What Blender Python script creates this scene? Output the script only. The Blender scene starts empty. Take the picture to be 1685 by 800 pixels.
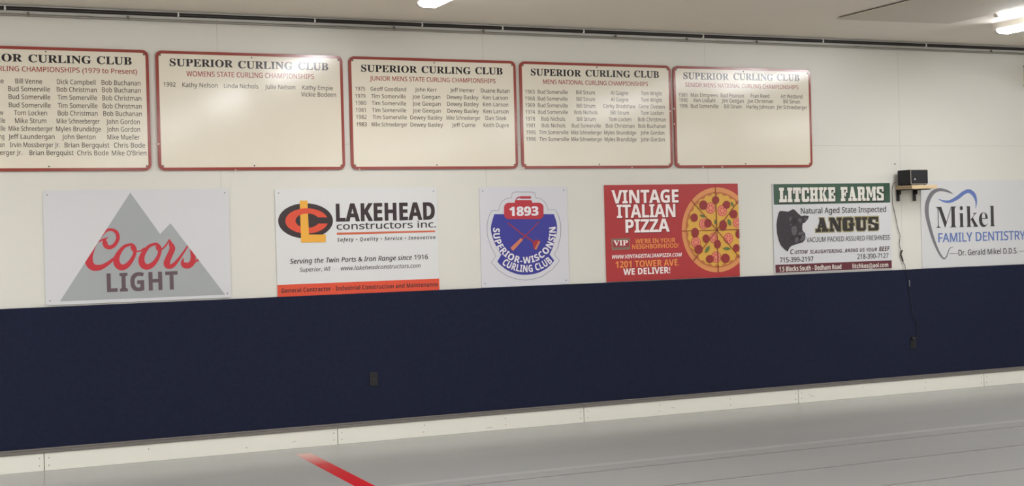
import bpy, bmesh, math, random
from mathutils import Vector, Matrix
random.seed(4)
S = bpy.context.scene
C = S.collection

# ------------------------------------------------------------------ camera
W, H = 1685.0, 800.0
F = 2235.6                      # focal length in pixels of the 1685 px frame
DIST = 11.067                   # metres from the camera to the long wall
CZ = 1.7312                     # camera height over the ice
yaw, pitch, roll = (math.radians(a) for a in (23.8538, -0.4015, -1.5043))
fwd = Vector((math.sin(yaw)*math.cos(pitch), math.cos(yaw)*math.cos(pitch), math.sin(pitch)))
r0 = Vector((math.cos(yaw), -math.sin(yaw), 0)); u0 = r0.cross(fwd)
rt = math.cos(roll)*r0 + math.sin(roll)*u0
up = -math.sin(roll)*r0 + math.cos(roll)*u0
cam = bpy.data.cameras.new('camera'); cam.sensor_width = 36; cam.lens = F/W*36; cam.clip_end = 200
co = bpy.data.objects.new('camera', cam); C.objects.link(co); S.camera = co
M3 = Matrix((rt, up, -fwd)).transposed()
co.matrix_world = Matrix.Translation((0, -DIST, CZ)) @ M3.to_4x4()

# ------------------------------------------------------------------ world, exposure
wd = bpy.data.worlds.new('world'); S.world = wd; wd.use_nodes = True
wd.node_tree.nodes['Background'].inputs[0].default_value = (.8, .85, 1, 1)
wd.node_tree.nodes['Background'].inputs[1].default_value = 0.0
S.view_settings.view_transform = 'Standard'; S.view_settings.look = 'None'
S.view_settings.exposure = 0.0; S.view_settings.gamma = 1; S.view_settings.use_curve_mapping = False
LAMP_COLOR = (.99, 1.0, 1.035)
LENS_GLOW = 43.0               # radiance of the fixtures' diffusers

# ------------------------------------------------------------------ helpers
def at(px, py, Y=0.0):
    """point of the plane at depth Y (0 = wall face) seen at a pixel of the photograph"""
    d = rt*((px-W/2)/F) - up*((py-H/2)/F) + fwd
    t = (Y+DIST)/d.y
    return d.x*t, CZ + d.z*t
def lin(c):
    return tuple(((v/255+.055)/1.055)**2.4 if v > 10 else v/255/12.92 for v in c) + (1,)
MATS = {}
def mat(name, rgb, rough=.5, spec=.5, metal=0, noise=0, nscale=8, bump=0, bscale=60, coat=0, emit=0):
    if name in MATS: return MATS[name]
    m = bpy.data.materials.new(name); m.use_nodes = True; MATS[name] = m
    nt = m.node_tree; b = nt.nodes['Principled BSDF']
    b.inputs['Base Color'].default_value = lin(rgb); b.inputs['Roughness'].default_value = rough
    b.inputs['Specular IOR Level'].default_value = spec; b.inputs['Metallic'].default_value = metal
    b.inputs['Coat Weight'].default_value = coat
    if emit:
        b.inputs['Emission Color'].default_value = (*LAMP_COLOR, 1); b.inputs['Emission Strength'].default_value = emit
    tc = nt.nodes.new('ShaderNodeTexCoord')
    if noise:
        n = nt.nodes.new('ShaderNodeTexNoise'); n.inputs['Scale'].default_value = nscale; n.inputs['Detail'].default_value = 5
        r = nt.nodes.new('ShaderNodeMapRange'); r.inputs['To Min'].default_value = 1-noise; r.inputs['To Max'].default_value = 1+noise
        mx = nt.nodes.new('ShaderNodeMix'); mx.data_type = 'RGBA'; mx.blend_type = 'MULTIPLY'; mx.inputs[0].default_value = 1
        mx.inputs[6].default_value = lin(rgb)
        nt.links.new(tc.outputs['Object'], n.inputs['Vector']); nt.links.new(n.outputs[0], r.inputs[0])
        nt.links.new(r.outputs[0], mx.inputs[7]); nt.links.new(mx.outputs[2], b.inputs['Base Color'])
    if bump:
        n = nt.nodes.new('ShaderNodeTexNoise'); n.inputs['Scale'].default_value = bscale; n.inputs['Detail'].default_value = 4
        bp = nt.nodes.new('ShaderNodeBump'); bp.inputs['Strength'].default_value = bump; bp.inputs['Distance'].default_value = .003
        nt.links.new(tc.outputs['Object'], n.inputs['Vector']); nt.links.new(n.outputs[0], bp.inputs['Height'])
        nt.links.new(bp.outputs[0], b.inputs['Normal'])
    return m
def tag(o, label=None, cat=None, group=None, kind=None):
    for k, v in (('label', label), ('category', cat), ('group', group), ('kind', kind)):
        if v: o[k] = v
    return o
def link(name, me, m, parent=None):
    me.materials.clear() if False else None
    if m is not None: me.materials.append(m)
    o = bpy.data.objects.new(name, me); C.objects.link(o)
    if parent is not None: o.parent = parent
    return o
def empty(name, loc, label, cat, group=None):
    o = bpy.data.objects.new(name, None); o.empty_display_size = .1; C.objects.link(o); o.location = loc
    o['loc'] = loc; del o['loc']
    return tag(o, label, cat, group)
class MB:
    """collects geometry in world coordinates; build() writes it relative to its parent"""
    def __init__(s): s.v = []; s.f = []
    def add(s, vs, fs):
        n = len(s.v); s.v += [tuple(p) for p in vs]; s.f += [tuple(i+n for i in f) for f in fs]; return s
    def box(s, x0, x1, y0, y1, z0, z1):
        vs = [(x, y, z) for z in (z0, z1) for y in (y0, y1) for x in (x0, x1)]
        return s.add(vs, [(0,2,3,1),(4,5,7,6),(0,1,5,4),(2,6,7,3),(0,4,6,2),(1,3,7,5)])
    def flat(s, poly, y):                      # polygon of (X, Z) in a plane facing the room (-Y)
        a = sum(p[0]*q[1]-q[0]*p[1] for p, q in zip(poly, poly[1:]+poly[:1]))
        if a < 0: poly = poly[::-1]            # counter clockwise in XZ seen from -Y
        return s.add([(p[0], y, p[1]) for p in poly], [tuple(range(len(poly)))])
    def prism(s, poly, y0, y1):                # y0 = front (nearer the room)
        a = sum(p[0]*q[1]-q[0]*p[1] for p, q in zip(poly, poly[1:]+poly[:1]))
        if a < 0: poly = poly[::-1]
        n = len(poly)
        vs = [(p[0], y0, p[1]) for p in poly] + [(p[0], y1, p[1]) for p in poly]
        fs = [tuple(range(n)), tuple(range(2*n-1, n-1, -1))] + [(i, i+n, (i+1) % n+n, (i+1) % n) for i in range(n)]
        return s.add(vs, fs)
    def ring(s, a, b, y0, y1):                 # a outer loop, b inner loop, same count, ccw
        n = len(a)
        vs = [(p[0], y0, p[1]) for p in a]+[(p[0], y0, p[1]) for p in b]+[(p[0], y1, p[1]) for p in a]+[(p[0], y1, p[1]) for p in b]
        fs = []
        for i in range(n):
            j = (i+1) % n
            fs += [(i, j, j+n, i+n), (i, i+2*n, j+2*n, j), (i+n, j+n, j+3*n, i+3*n)]
        return s.add(vs, fs)
    def tube(s, pts, r, n=8):
        pts = [Vector(p) for p in pts]; base = len(s.v); rs = r if isinstance(r, (list, tuple)) else [r]*len(pts)
        for i, p in enumerate(pts):
            t = (pts[min(i+1, len(pts)-1)]-pts[max(i-1, 0)]).normalized()
            a = t.cross(Vector((0, 0, 1)));
            if a.length < .1: a = t.cross(Vector((0, 1, 0)))
            a.normalize(); b = t.cross(a)
            for k in range(n):
                q = p + (a*math.cos(2*math.pi*k/n)+b*math.sin(2*math.pi*k/n))*rs[i]; s.v.append(tuple(q))
        for i in range(len(pts)-1):
            for k in range(n):
                k2 = (k+1) % n
                s.f.append((base+i*n+k, base+i*n+k2, base+(i+1)*n+k2, base+(i+1)*n+k))
        s.f.append(tuple(base+k for k in range(n))); s.f.append(tuple(base+(len(pts)-1)*n+k for k in reversed(range(n))))
        return s
    def ribbon(s, pts, y, conv, closed=False):
        """pts (x, y, width) in artwork units; conv maps artwork units to wall metres"""
        n = len(pts); L = []; R = []
        for i in range(n):
            a = pts[(i-1) % n] if closed else pts[max(i-1, 0)]; b = pts[(i+1) % n] if closed else pts[min(i+1, n-1)]
            dx, dy = b[0]-a[0], b[1]-a[1]; l = math.hypot(dx, dy) or 1; nx, ny = -dy/l, dx/l
            w = pts[i][2]/2
            L.append(conv(pts[i][0]+nx*w, pts[i][1]+ny*w)); R.append(conv(pts[i][0]-nx*w, pts[i][1]-ny*w))
        for i in range(n if closed else n-1):
            j = (i+1) % n
            s.flat([L[i], L[j], R[j], R[i]], y)
        return s
    def build(s, name, m, parent=None, smooth=False, bevel=0):
        o0 = parent.matrix_world.translation if parent is not None else Vector()
        loc = Vector()
        p = parent
        while p is not None: loc += p.location; p = p.parent
        me = bpy.data.meshes.new(name); me.from_pydata([(v[0]-loc.x, v[1]-loc.y, v[2]-loc.z) for v in s.v], [], s.f); me.update()
        if smooth:
            for q in me.polygons: q.use_smooth = True
        o = link(name, me, m, parent)
        if bevel:
            b = o.modifiers.new('bevel', 'BEVEL'); b.width = bevel; b.segments = 2; b.limit_method = 'ANGLE'
        return o
def smooth_path(p, k=6, closed=False):
    n = len(p); out = []
    for i in range(n if closed else n-1):
        a, b, c, d = (p[(i-1) % n], p[i], p[(i+1) % n], p[(i+2) % n]) if closed else (p[max(i-1, 0)], p[i], p[i+1], p[min(i+2, n-1)])
        for j in range(k):
            t = j/k
            out.append(tuple(.5*((2*b[q])+(-a[q]+c[q])*t+(2*a[q]-5*b[q]+4*c[q]-d[q])*t*t+(-a[q]+3*b[q]-3*c[q]+d[q])*t**3) for q in range(len(b))))
    if not closed: out.append(p[-1])
    return out
def rrect(x0, x1, z0, z1, r, k=6):
    out = []
    for cx, cz, a0 in ((x1-r, z1-r, 0), (x0+r, z1-r, 90), (x0+r, z0+r, 180), (x1-r, z0+r, 270)):
        for i in range(k+1):
            a = math.radians(a0+90*i/k); out.append((cx+r*math.cos(a), cz+r*math.sin(a)))
    return out
def ell(cx, cy, rx, ry, n=40, a0=0, a1=360):
    return [(cx+rx*math.cos(math.radians(a0+(a1-a0)*i/n)), cy+ry*math.sin(math.radians(a0+(a1-a0)*i/n))) for i in range(n if a1-a0 == 360 else n+1)]
def zone(ox, oy, sc, Y):
    """artwork coordinates of one sheet -> metres on the plane Y"""
    return lambda x, y: at(ox+x/sc, oy+y/sc, Y)

# lettering -----------------------------------------------------------------
STY = {'serif': (0x1D400, 0x1D41A, 0x1D7CE), 'sans': (0x1D5A0, 0x1D5BA, 0x1D7E2), 'bold': (0x1D5D4, 0x1D5EE, 0x1D7EC),
       'ital': (0x1D608, 0x1D622, 0x1D7E2), 'bital': (0x1D63C, 0x1D656, 0x1D7EC)}
def restyle(s, st):
    if st not in STY: return s
    U, L, D = STY[st]; o = ''
    for c in s:
        o += chr(U+ord(c)-65) if 'A' <= c <= 'Z' else chr(L+ord(c)-97) if 'a' <= c <= 'z' else chr(D+ord(c)-48) if '0' <= c <= '9' else c
    return o
GLY = {}; NEED = {}
def want(key): NEED[key] = None
def make_glyphs(keys):
    objs = []
    for k in keys:
        if k in GLY: continue
        s, st, off, sp, res = k
        c = bpy.data.curves.new('t', 'FONT'); c.body = restyle(s, st); c.offset = off; c.space_character = sp; c.resolution_u = res
        o = bpy.data.objects.new('t', c); C.objects.link(o); objs.append((k, o, c))
    bpy.context.view_layer.update()
    dg = bpy.context.evaluated_depsgraph_get()
    for k, o, c in objs:
        me = bpy.data.meshes.new_from_object(o.evaluated_get(dg))
        vs = [(v.co.x, v.co.y) for v in me.vertices]; fs = [tuple(p.vertices) for p in me.polygons]
        GLY[k] = (vs, fs); bpy.data.meshes.remove(me)
    for k, o, c in objs:
        bpy.data.objects.remove(o); bpy.data.curves.remove(c)
CAPH = {'serif': None}
def capheight(st):
    k = ('H', st, 0, 1, 3)
    make_glyphs([k]); v = GLY[k][0]
    return max(q[1] for q in v)
JOBS = []
def flush_text():
    """all strings of one part become one mesh"""
    make_glyphs([j[0][:2]+(min(j[0][2], 0),)+j[0][3:] for js in JOBS for j in js[4]])
    for name, m, parent, Y, items in JOBS:
        mb = MB()
        for key, fn in items:
            emb = key[2] if key[2] > 0 else 0
            vs, fs = GLY[key[:2]+(min(key[2], 0),)+key[3:]]
            x0 = min(v[0] for v in vs); x1 = max(v[0] for v in vs); ch = capheight(key[1])
            e2 = emb*.6
            for i, (ox, oy) in enumerate([(-emb, -e2), (emb, -e2), (emb, e2), (-emb, e2)] if emb else [(0, 0)]):
                pts = [fn((v[0]+ox-x0)/(x1-x0), (v[1]+oy)/ch) for v in vs]
                mb.add([(p[0], Y-i*5e-5, p[1]) for p in pts], fs)
        mb.build(name, m, parent)
    JOBS.clear()
def line(conv, s, x0, y0, x1, y1, cap, st='sans', off=0, sp=1, res=3, shear=0, dx=0, dy=0, tilt=False):
    """text from baseline start to baseline end, set level on its sheet"""
    A = conv(x0+dx, y0+dy); B = conv(x1+dx, y1+dy); xm = (x0+x1)/2
    capm = conv(xm, (y0+y1)/2-cap)[1]-conv(xm, (y0+y1)/2)[1]; wz = (A[1]+B[1])/2
    def fn(u, v):
        z = A[1]+(B[1]-A[1])*u if tilt else wz
        return (A[0]+(B[0]-A[0])*u+shear*v*capm, z+v*capm)
    return (s, st, off, sp, res), fn
def arc(conv, s, cx, cy, r, a0, a1, cap, st='bold', off=0, sp=1):
    """text on the lower arc of a circle, read left to right, a measured from the left"""
    def fn(u, v):
        a = math.radians(a0+(a1-a0)*u); rr = r-v*cap
        return conv(cx-rr*math.cos(a), cy+rr*math.sin(a))
    return (s, st, off, sp, 3), fn
def text_part(name, m, parent, Y, items, whole=False):
    for it in ([items] if whole else [[i] for i in items]): JOBS.append((name, m, parent, Y, it))

# slab poster letters on a 10 high grid
SL = {}
def R_(x0, x1, y0, y1): return [(x0, y0), (x1, y0), (x1, y1), (x0, y1)]
SL['L'] = (9, [R_(1,4.8,0,10), R_(0,9,0,2), R_(0,6,8,10), R_(6.8,9,0,4.6)])
SL['I'] = (6, [R_(1,5,0,10), R_(0,6,0,2), R_(0,6,8,10)])
SL['T'] = (9.5, [R_(2.9,6.6,0,10), R_(1.4,8.1,0,2), R_(0,9.5,8,10), R_(0,1.9,5.8,10), R_(7.6,9.5,5.8,10)])
SL['C'] = (9, [R_(0,3.8,1.2,8.8), R_(1.2,7.6,8,10), R_(1.2,7.6,0,2), R_(6.6,9,6,9.6), R_(6.6,9,.4,3.8), [(0,8.8),(3,8.8),(1.2,10)], [(0,1.2),(1.2,0),(3,1.2)]])
SL['H'] = (10.4, [R_(.9,4.2,0,10), R_(6.2,9.5,0,10), R_(0,5,0,2), R_(5.4,10.4,0,2), R_(0,5,8,10), R_(5.4,10.4,8,10), R_(4,6.4,4.2,5.9)])
SL['K'] = (10.2, [R_(.9,4.2,0,10), R_(0,5,0,2), R_(0,5,8,10), R_(5.8,9.8,8,10), R_(5.8,10.2,0,2), [(4.2,4.4),(5.6,4.6),(9,8.4),(6.4,8.4)], [(4.3,5.4),(6.2,6.3),(9.6,1.6),(5.9,1.6)]])
SL['E'] = (9, [R_(.9,4.4,0,10), R_(0,9,0,2), R_(0,9,8,10), R_(4,6.4,4.2,5.8), R_(5.6,6.9,3.2,6.8), R_(7.1,9,0,4), R_(7.1,9,6,10)])
SL['F'] = (8.6, [R_(.9,4.4,0,10), R_(0,5.8,0,2), R_(0,8.6,8,10), R_(4,6.2,4.2,5.8), R_(5.4,6.6,3.2,6.8), R_(6.7,8.6,6,10)])
SL['A'] = (10.6, [[(1.2,1),(2.9,1),(5.4,8.6),(3.6,9)], [(3.2,10),(6.8,10),(9.6,1),(5.9,1)], R_(2.4,7,3,4.5), R_(0,4.2,0,2), R_(5,10.6,0,2)])
SL['R'] = (10.4, [R_(.9,4.2,0,10), R_(0,5,0,2), R_(0,7.8,8.2,10), R_(3.5,8,4.3,5.9), R_(6,9.3,5,9.2), R_(5.8,8.8,1,5), R_(6.6,10.4,0,2), [(7.8,10),(9.3,9.2),(7.8,9)]])
SL['M'] = (12.6, [R_(.9,3,0,10), R_(8.6,11.8,0,10), R_(0,4.2,0,2), R_(7.6,12.6,0,2), R_(0,4.2,8,10), R_(8.6,12.6,8,10), [(3,10),(4.8,10),(7,3.2),(5.4,2.4)], [(5.4,2.4),(7,2.4),(9.2,10),(8,10)], [(1.5,10),(4.6,10),(6.8,2.4),(5.2,2.4)]])
SL['S'] = (9, [R_(.9,7.6,8.2,10), R_(1.4,8,0,1.8), R_(0,3.4,5.4,9), R_(5.6,9,1,4.8), R_(6.9,8.8,6.4,10), R_(.2,2.1,0,3.6), [(0,5.4),(3.4,6.2),(9,4.6),(5.6,3.8)], [(0,9),(.9,10),(2,9)], [(8,0),(9,1),(7,1)]])
SL['N'] = (10.6, [R_(.9,2.8,0,10), R_(7.8,9.7,0,10), R_(0,3.9,0,2), R_(6.6,10.6,8,10), R_(0,3.6,8,10), [(.9,10),(4.6,10),(9.7,0),(6.2,0)]])
SL['G'] = (10, SL['C'][1] + [R_(5.9,9,1,5), R_(5.2,10,4,5.8)])
SL['U'] = (10.4, [R_(.9,4.4,1.2,10), R_(7,9,1.2,10), R_(2.2,7.8,0,2), R_(0,5.3,8,10), R_(5.9,10.4,8,10), [(.9,1.2),(2.2,0),(4,1.2)], [(7,1.2),(7.8,0),(9,1.2)]])
def slab_text(mb, conv, s, x0, y0, x1, y1, cap, Y, gap=1.0, grow=0, dx=0, dy=0):
    tot = 0
    for c in s: tot += (5 if c == ' ' else SL[c][0]) + gap
    tot -= gap
    A = conv(x0+dx, y0+dy); B = conv(x1+dx, y1+dy); xm = (x0+x1)/2
    capm = conv(xm, (y0+y1)/2-cap)[1]-conv(xm, (y0+y1)/2)[1]; z = (A[1]+B[1])/2; k = (B[0]-A[0])/tot; x = 0
    for c in s:
        if c == ' ': x += 5+gap; continue
        w, polys = SL[c]
        for i, p in enumerate(polys):
            if grow:
                cx = sum(q[0] for q in p)/len(p); cy = sum(q[1] for q in p)/len(p)
                p = [(q[0]+(grow if q[0] > cx else -grow), q[1]+(grow if q[1] > cy else -grow)) for q in p]
            mb.flat([(A[0]+(x+q[0])*k, z+q[1]/10*capm) for q in p], Y-i*5e-5)
        x += w+gap

# ------------------------------------------------------------------ room shell
CEIL = CZ+1.853
PADTOP, PADBOT = CZ-.474, CZ-1.567
XL, XR, YB = -9.0, 20.0, -22.0
def struct(o): o['kind'] = 'structure'; return o
# white wall sheets: hairline joints drawn procedurally where the sheets meet
wm = mat('wall_paint', (214, 211, 201), rough=.36, spec=.4, noise=.025, nscale=2.2, bump=.10, bscale=90)
def add_joints(m, xs, zs):
    nt = m.node_tree; b = nt.nodes['Principled BSDF']; g = nt.nodes.new('ShaderNodeNewGeometry')
    sp = nt.nodes.new('ShaderNodeSeparateXYZ'); nt.links.new(g.outputs['Position'], sp.inputs[0])
    tot = None
    for ax, vals in (('X', xs), ('Z', zs)):
        for v in vals:
            c = nt.nodes.new('ShaderNodeMath'); c.operation = 'COMPARE'; c.inputs[1].default_value = v; c.inputs[2].default_value = .0017
            nt.links.new(sp.outputs[ax], c.inputs[0])
            if tot is None: tot = c
            else:
                a = nt.nodes.new('ShaderNodeMath'); a.operation = 'MAXIMUM'; nt.links.new(tot.outputs[0], a.inputs[0]); nt.links.new(c.outputs[0], a.inputs[1]); tot = a
    k = nt.nodes.new('ShaderNodeMath'); k.operation = 'MULTIPLY'; k.inputs[1].default_value = .45; nt.links.new(tot.outputs[0], k.inputs[0])
    mx = nt.nodes.new('ShaderNodeMix'); mx.data_type = 'RGBA'; mx.inputs[7].default_value = lin((120, 112, 100))
    src = b.inputs['Base Color'].links[0].from_socket
    nt.links.new(src, mx.inputs[6]); nt.links.new(k.outputs[0], mx.inputs[0]); nt.links.new(mx.outputs[2], b.inputs['Base Color'])
add_joints(wm, [2.319-2.44*2, 2.319-2.44, 2.319, 4.66, 6.95, 9.245, 11.6, 14.0], [CZ+.790])
struct(MB().box(XL-.1, XR+.1, 0, .12, -.1, CEIL+.1).build('wall_back', wm))
pm = mat('side_wall_paint', (205, 200, 190), rough=.6)
struct(MB().box(XL-.1, XL, YB, -.002, -.1, CEIL+.1).build('wall_left', pm))
struct(MB().box(XR, XR+.1, YB, -.002, -.1, CEIL+.1).build('wall_right', pm))
struct(MB().box(XL-.1, XR+.1, YB-.1, YB-.001, -.1, CEIL+.1).build('wall_front', pm))
cm = mat('ceiling_paint', (230, 223, 210), rough=.7, spec=.2, noise=.02, nscale=1.5, bump=.15, bscale=40)
struct(MB().box(XL, XR, YB, -.002, CEIL, CEIL+.1).build('ceiling', cm))
# ice
im = bpy.data.materials.new('ice'); im.use_nodes = True; nt = im.node_tree; b = nt.nodes['Principled BSDF']
b.inputs['Base Color'].default_value = lin((158, 157, 153)); b.inputs['Roughness'].default_value = .2; b.inputs['IOR'].default_value = 1.31
tc = nt.nodes.new('ShaderNodeTexCoord'); n1 = nt.nodes.new('ShaderNodeTexNoise'); n1.inputs['Scale'].default_value = .9; n1.inputs['Detail'].default_value = 4
mp = nt.nodes.new('ShaderNodeMapping'); mp.inputs['Scale'].default_value = (.6, 2.5, 1)
rr = nt.nodes.new('ShaderNodeMapRange'); rr.inputs['To Min'].default_value = .15; rr.inputs['To Max'].default_value = .25
nt.links.new(tc.outputs['Object'], mp.inputs[0]); nt.links.new(mp.outputs[0], n1.inputs['Vector']); nt.links.new(n1.outputs[0], rr.inputs[0]); nt.links.new(rr.outputs[0], b.inputs['Roughness'])
n2 = nt.nodes.new('ShaderNodeTexNoise'); n2.inputs['Scale'].default_value = 120; bp = nt.nodes.new('ShaderNodeBump'); bp.inputs['Strength'].default_value = .08; bp.inputs['Distance'].default_value = .002
nt.links.new(tc.outputs['Object'], n2.inputs['Vector']); nt.links.new(n2.outputs[0], bp.inputs['Height']); nt.links.new(bp.outputs[0], b.inputs['Normal'])
struct(MB().box(XL, XR, YB, -.002, -.1, 0).build('floor', im))
# navy padding along the wall
navy = mat('navy_carpet', (29, 33, 52), rough=.9, spec=.15, noise=.28, nscale=28, bump=.5, bscale=260)
pad = MB().box(XL, XR, -.03, -.001, PADBOT+.002, PADTOP)
tag(pad.build('wall_padding', navy, bevel=.006), 'long navy blue carpeted padding band below the sponsor signs', 'wall padding')
# grey rail over the white kick board
rail = MB().box(XL, XR, -.062, -.001, PADBOT-.026, PADBOT-.004).box(XL, XR, -.045, -.001, PADBOT-.004, PADBOT+.010)
struct(rail.build('trim_1', mat('grey_rail', (112, 106, 100), rough=.5, noise=.12, nscale=20), bevel=.003))
# white kick boards
kb = MB(); sc = MB(); KT = PADBOT-.027
joints = [.891-2.34*2, .891-2.34, .891, 3.228, 5.541, 7.888, 10.23, 12.57, 14.9]
for a, c in zip(joints, joints[1:]): kb.box(a+.003, c-.003, -.052, -.001, .0, KT)
bb = struct(kb.build('baseboard_back', mat('kick_white', (228, 226, 214), rough=.4, noise=.015, nscale=5), bevel=.002))
kb2 = MB().box(XL, XR, -.044, -.001, 0, KT-.004); kb2.build('backing_strip', mat('gap_grey', (120, 112, 100), rough=.7), bb)
scm = mat('screw_grey', (140, 132, 120), rough=.4, metal=.3)
for a, c in zip(joints[1:-2], joints[2:-1]):
    xs = [a+.035, c-.035, (a*2+c)/3, (a+c*2)/3]
    for i, x in enumerate(xs):
        for z in (KT*.30, KT*.72):
            if i > 1 and random.random() < .3: continue
            p = MB().prism(ell(x+random.uniform(-.01, .01)*(i > 1), z, .0045, .0045, 10), -.0535, -.0515); p.build('screw', scm, bb)
# scuffs on the kick board
for (x, y, l, dy) in ((484, 727, 6, -3), (805, 704, 10, -2), (1108, 671, 7, 1), (1336, 652, 8, -1), (1333, 649, 4, 0)):
    p0 = at(x-l/2, y-dy/2, -.0525); p1 = at(x+l/2, y+dy/2, -.0525)
    MB().flat([p0, (p1[0], p1[1]-.003), p1, (p0[0], p0[1]+.003)], -.0527).build('scuff_mark', mat('scuff', (150, 142, 132), rough=.6), bb)

# lines on the ice
def ice_line(name, m, x0, x1, y0, y1, z, label, cat='ice line', group=None):
    return tag(MB().box(x0, x1, y0, y1, -.004, z).build(name, m), label, cat, group)
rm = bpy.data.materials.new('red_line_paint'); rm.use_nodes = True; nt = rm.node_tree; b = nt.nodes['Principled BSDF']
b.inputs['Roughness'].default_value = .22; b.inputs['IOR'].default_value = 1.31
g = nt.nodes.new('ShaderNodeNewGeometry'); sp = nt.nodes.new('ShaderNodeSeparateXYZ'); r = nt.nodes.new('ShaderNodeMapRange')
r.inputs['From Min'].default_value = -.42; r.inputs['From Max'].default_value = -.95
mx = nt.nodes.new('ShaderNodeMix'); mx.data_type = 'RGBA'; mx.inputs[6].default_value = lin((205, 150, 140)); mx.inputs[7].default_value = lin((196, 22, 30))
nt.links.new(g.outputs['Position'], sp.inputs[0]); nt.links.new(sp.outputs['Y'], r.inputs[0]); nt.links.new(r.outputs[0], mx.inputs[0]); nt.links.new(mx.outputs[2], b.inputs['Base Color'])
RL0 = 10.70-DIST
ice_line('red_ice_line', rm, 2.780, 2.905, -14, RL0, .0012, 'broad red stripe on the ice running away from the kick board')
lm = mat('ice_string', (112, 108, 104), rough=.3); pl = mat('pale_ice_paint', (168, 167, 163), rough=.25)
ice_line('pale_ice_stripe', pl, XL, 2.779, 8.915-DIST, 8.995-DIST, .0010, 'pale stripe on the ice parallel to the wall, nearest the kick board', 'ice stripe')
ice_line('pale_ice_stripe', pl, 2.906, XR, 8.915-DIST, 8.995-DIST, .0010, 'pale stripe on the ice right of the red line, nearest the kick board', 'ice stripe')
for yy, nm in ((8.715, 'thin dark line on the ice just in front of the pale stripe'), (7.98, 'thin dark line across the ice, middle of the three thin lines'), (7.225, 'thin dark line at the bottom right corner, nearest of the three thin lines')):
    ice_line('thin_ice_line', lm, 2.906, XR, yy-DIST-.008, yy-DIST+.008, .0008, nm)

# ------------------------------------------------------------------ ceiling fixtures
white_enamel = mat('white_enamel', (196, 190, 180), rough=.35)
lens = mat('glowing_diffuser', (250, 248, 240), rough=.4, emit=LENS_GLOW)
FIX_L = 2.42
def make_fixture(slim=False):
    root = empty('fluorescent_fixture', (0, 0, 0), 'x', 'ceiling light', 'ceiling lights over the ice')
    y0, y1 = -FIX_L, 0; hh = .004 if slim else .062; w = .034 if slim else .09; d = .032 if slim else .040
    hz = MB(); prof = [(-w*.95, 0), (w*.95, 0), (w*.95, -hh), (-w*.95, -hh)]
    n = len(prof); hz.add([(p[0], y0, p[1]) for p in prof]+[(p[0], y1, p[1]) for p in prof],
        [tuple(range(n))[::-1], tuple(range(n, 2*n))]+[(i, (i+1) % n, (i+1) % n+n, i+n) for i in range(n)])
    hz.build('housing', white_enamel, root)
    # wrap-around diffuser below the channel, closed by enamelled end caps
    prof = [(w*.97, -hh), (w, -hh-.3*d), (w*.86, -hh-.72*d), (w*.55, -hh-d), (-w*.55, -hh-d), (-w*.86, -hh-.72*d), (-w, -hh-.3*d), (-w*.97, -hh)]
    n = len(prof); vs = [(p[0], yy, p[1]) for yy in (y0+.05, y1-.05) for p in prof]
    MB().add(vs, [(i, i+1, n+i+1, n+i) for i in range(n-1)]).build('diffuser', lens, root)
    for ya, yb in ((y0, y0+.052), (y1-.052, y1)):
        MB().prism([(p[0]*1.02, (p[1]+hh)*1.03-hh) for p in prof], ya, yb).build('end_cap', white_enamel, root)
    return root
def copy_tree(o, parent=None):
    c = o.copy(); C.objects.link(c); c.parent = parent
    for ch in o.children: copy_tree(ch, c)
    return c
fx0 = make_fixture(); first = True
spots = [((3.68, -1.24, 0), 'ceiling light at the top edge above the womens board, nearest the wall'),
         ((8.915, -1.73, 0), 'upper ceiling light in the top right corner, tube only in view'),
         ((9.41, -1.25, 0), 'lower ceiling light in the top right corner with its grey end showing')]
spots.append(((-.5, -2.4, 0), 'added ceiling light out of the frame, brightens the left end of the long wall'))  # extra lamp outside the fixture grid, added to brighten the wall's left end
for X in (-6.8, -1.5, 3.68, 9.2, 14.5):
    for k in range(6):
        y = -1.24-3.5*k
        if k == 0 and X in (3.68, 9.2): continue
        spots.append(((X, y, 0), 'added ceiling light out of the frame, brightens the left end of the long wall'))
for (x, y, dz), lab in spots:
    if x == 8.915: o = make_fixture(slim=True)
    else: o = fx0 if first else copy_tree(fx0); first = False
    o.location = (x, y, CEIL-.001+dz); o['label'] = lab

# sheet screwed to the ceiling
t = empty('ceiling_panel', (7.61, -1.2, CEIL), 'flat rectangular sheet hanging slightly proud of the ceiling, top right', 'ceiling panel')
hp = MB(); X0, X1, Y0, Y1 = 7.60, 8.87, -3.64, -1.17
hp.add([(X0, Y0, CEIL-.022), (X1, Y0, CEIL-.012), (X1, Y1, CEIL-.012), (X0, Y1, CEIL-.022), (X0, Y0, CEIL-.010), (X1, Y0, CEIL-.001), (X1, Y1, CEIL-.001), (X0, Y1, CEIL-.010)],
       [(0,3,2,1), (4,5,6,7), (0,1,5,4), (1,2,6,5), (2,3,7,6), (3,0,4,7)])
hp.build('sheet', mat('ceiling_sheet', (200, 192, 177), rough=.7), t)
MB().box(X0+.03, X0+.06, Y0, Y1, CEIL-.010, CEIL-.0005).build('gap_shade', mat('dark_gap', (50, 42, 32), rough=.8), t)  # dark strip standing in for the shade between sheet and ceiling

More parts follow.
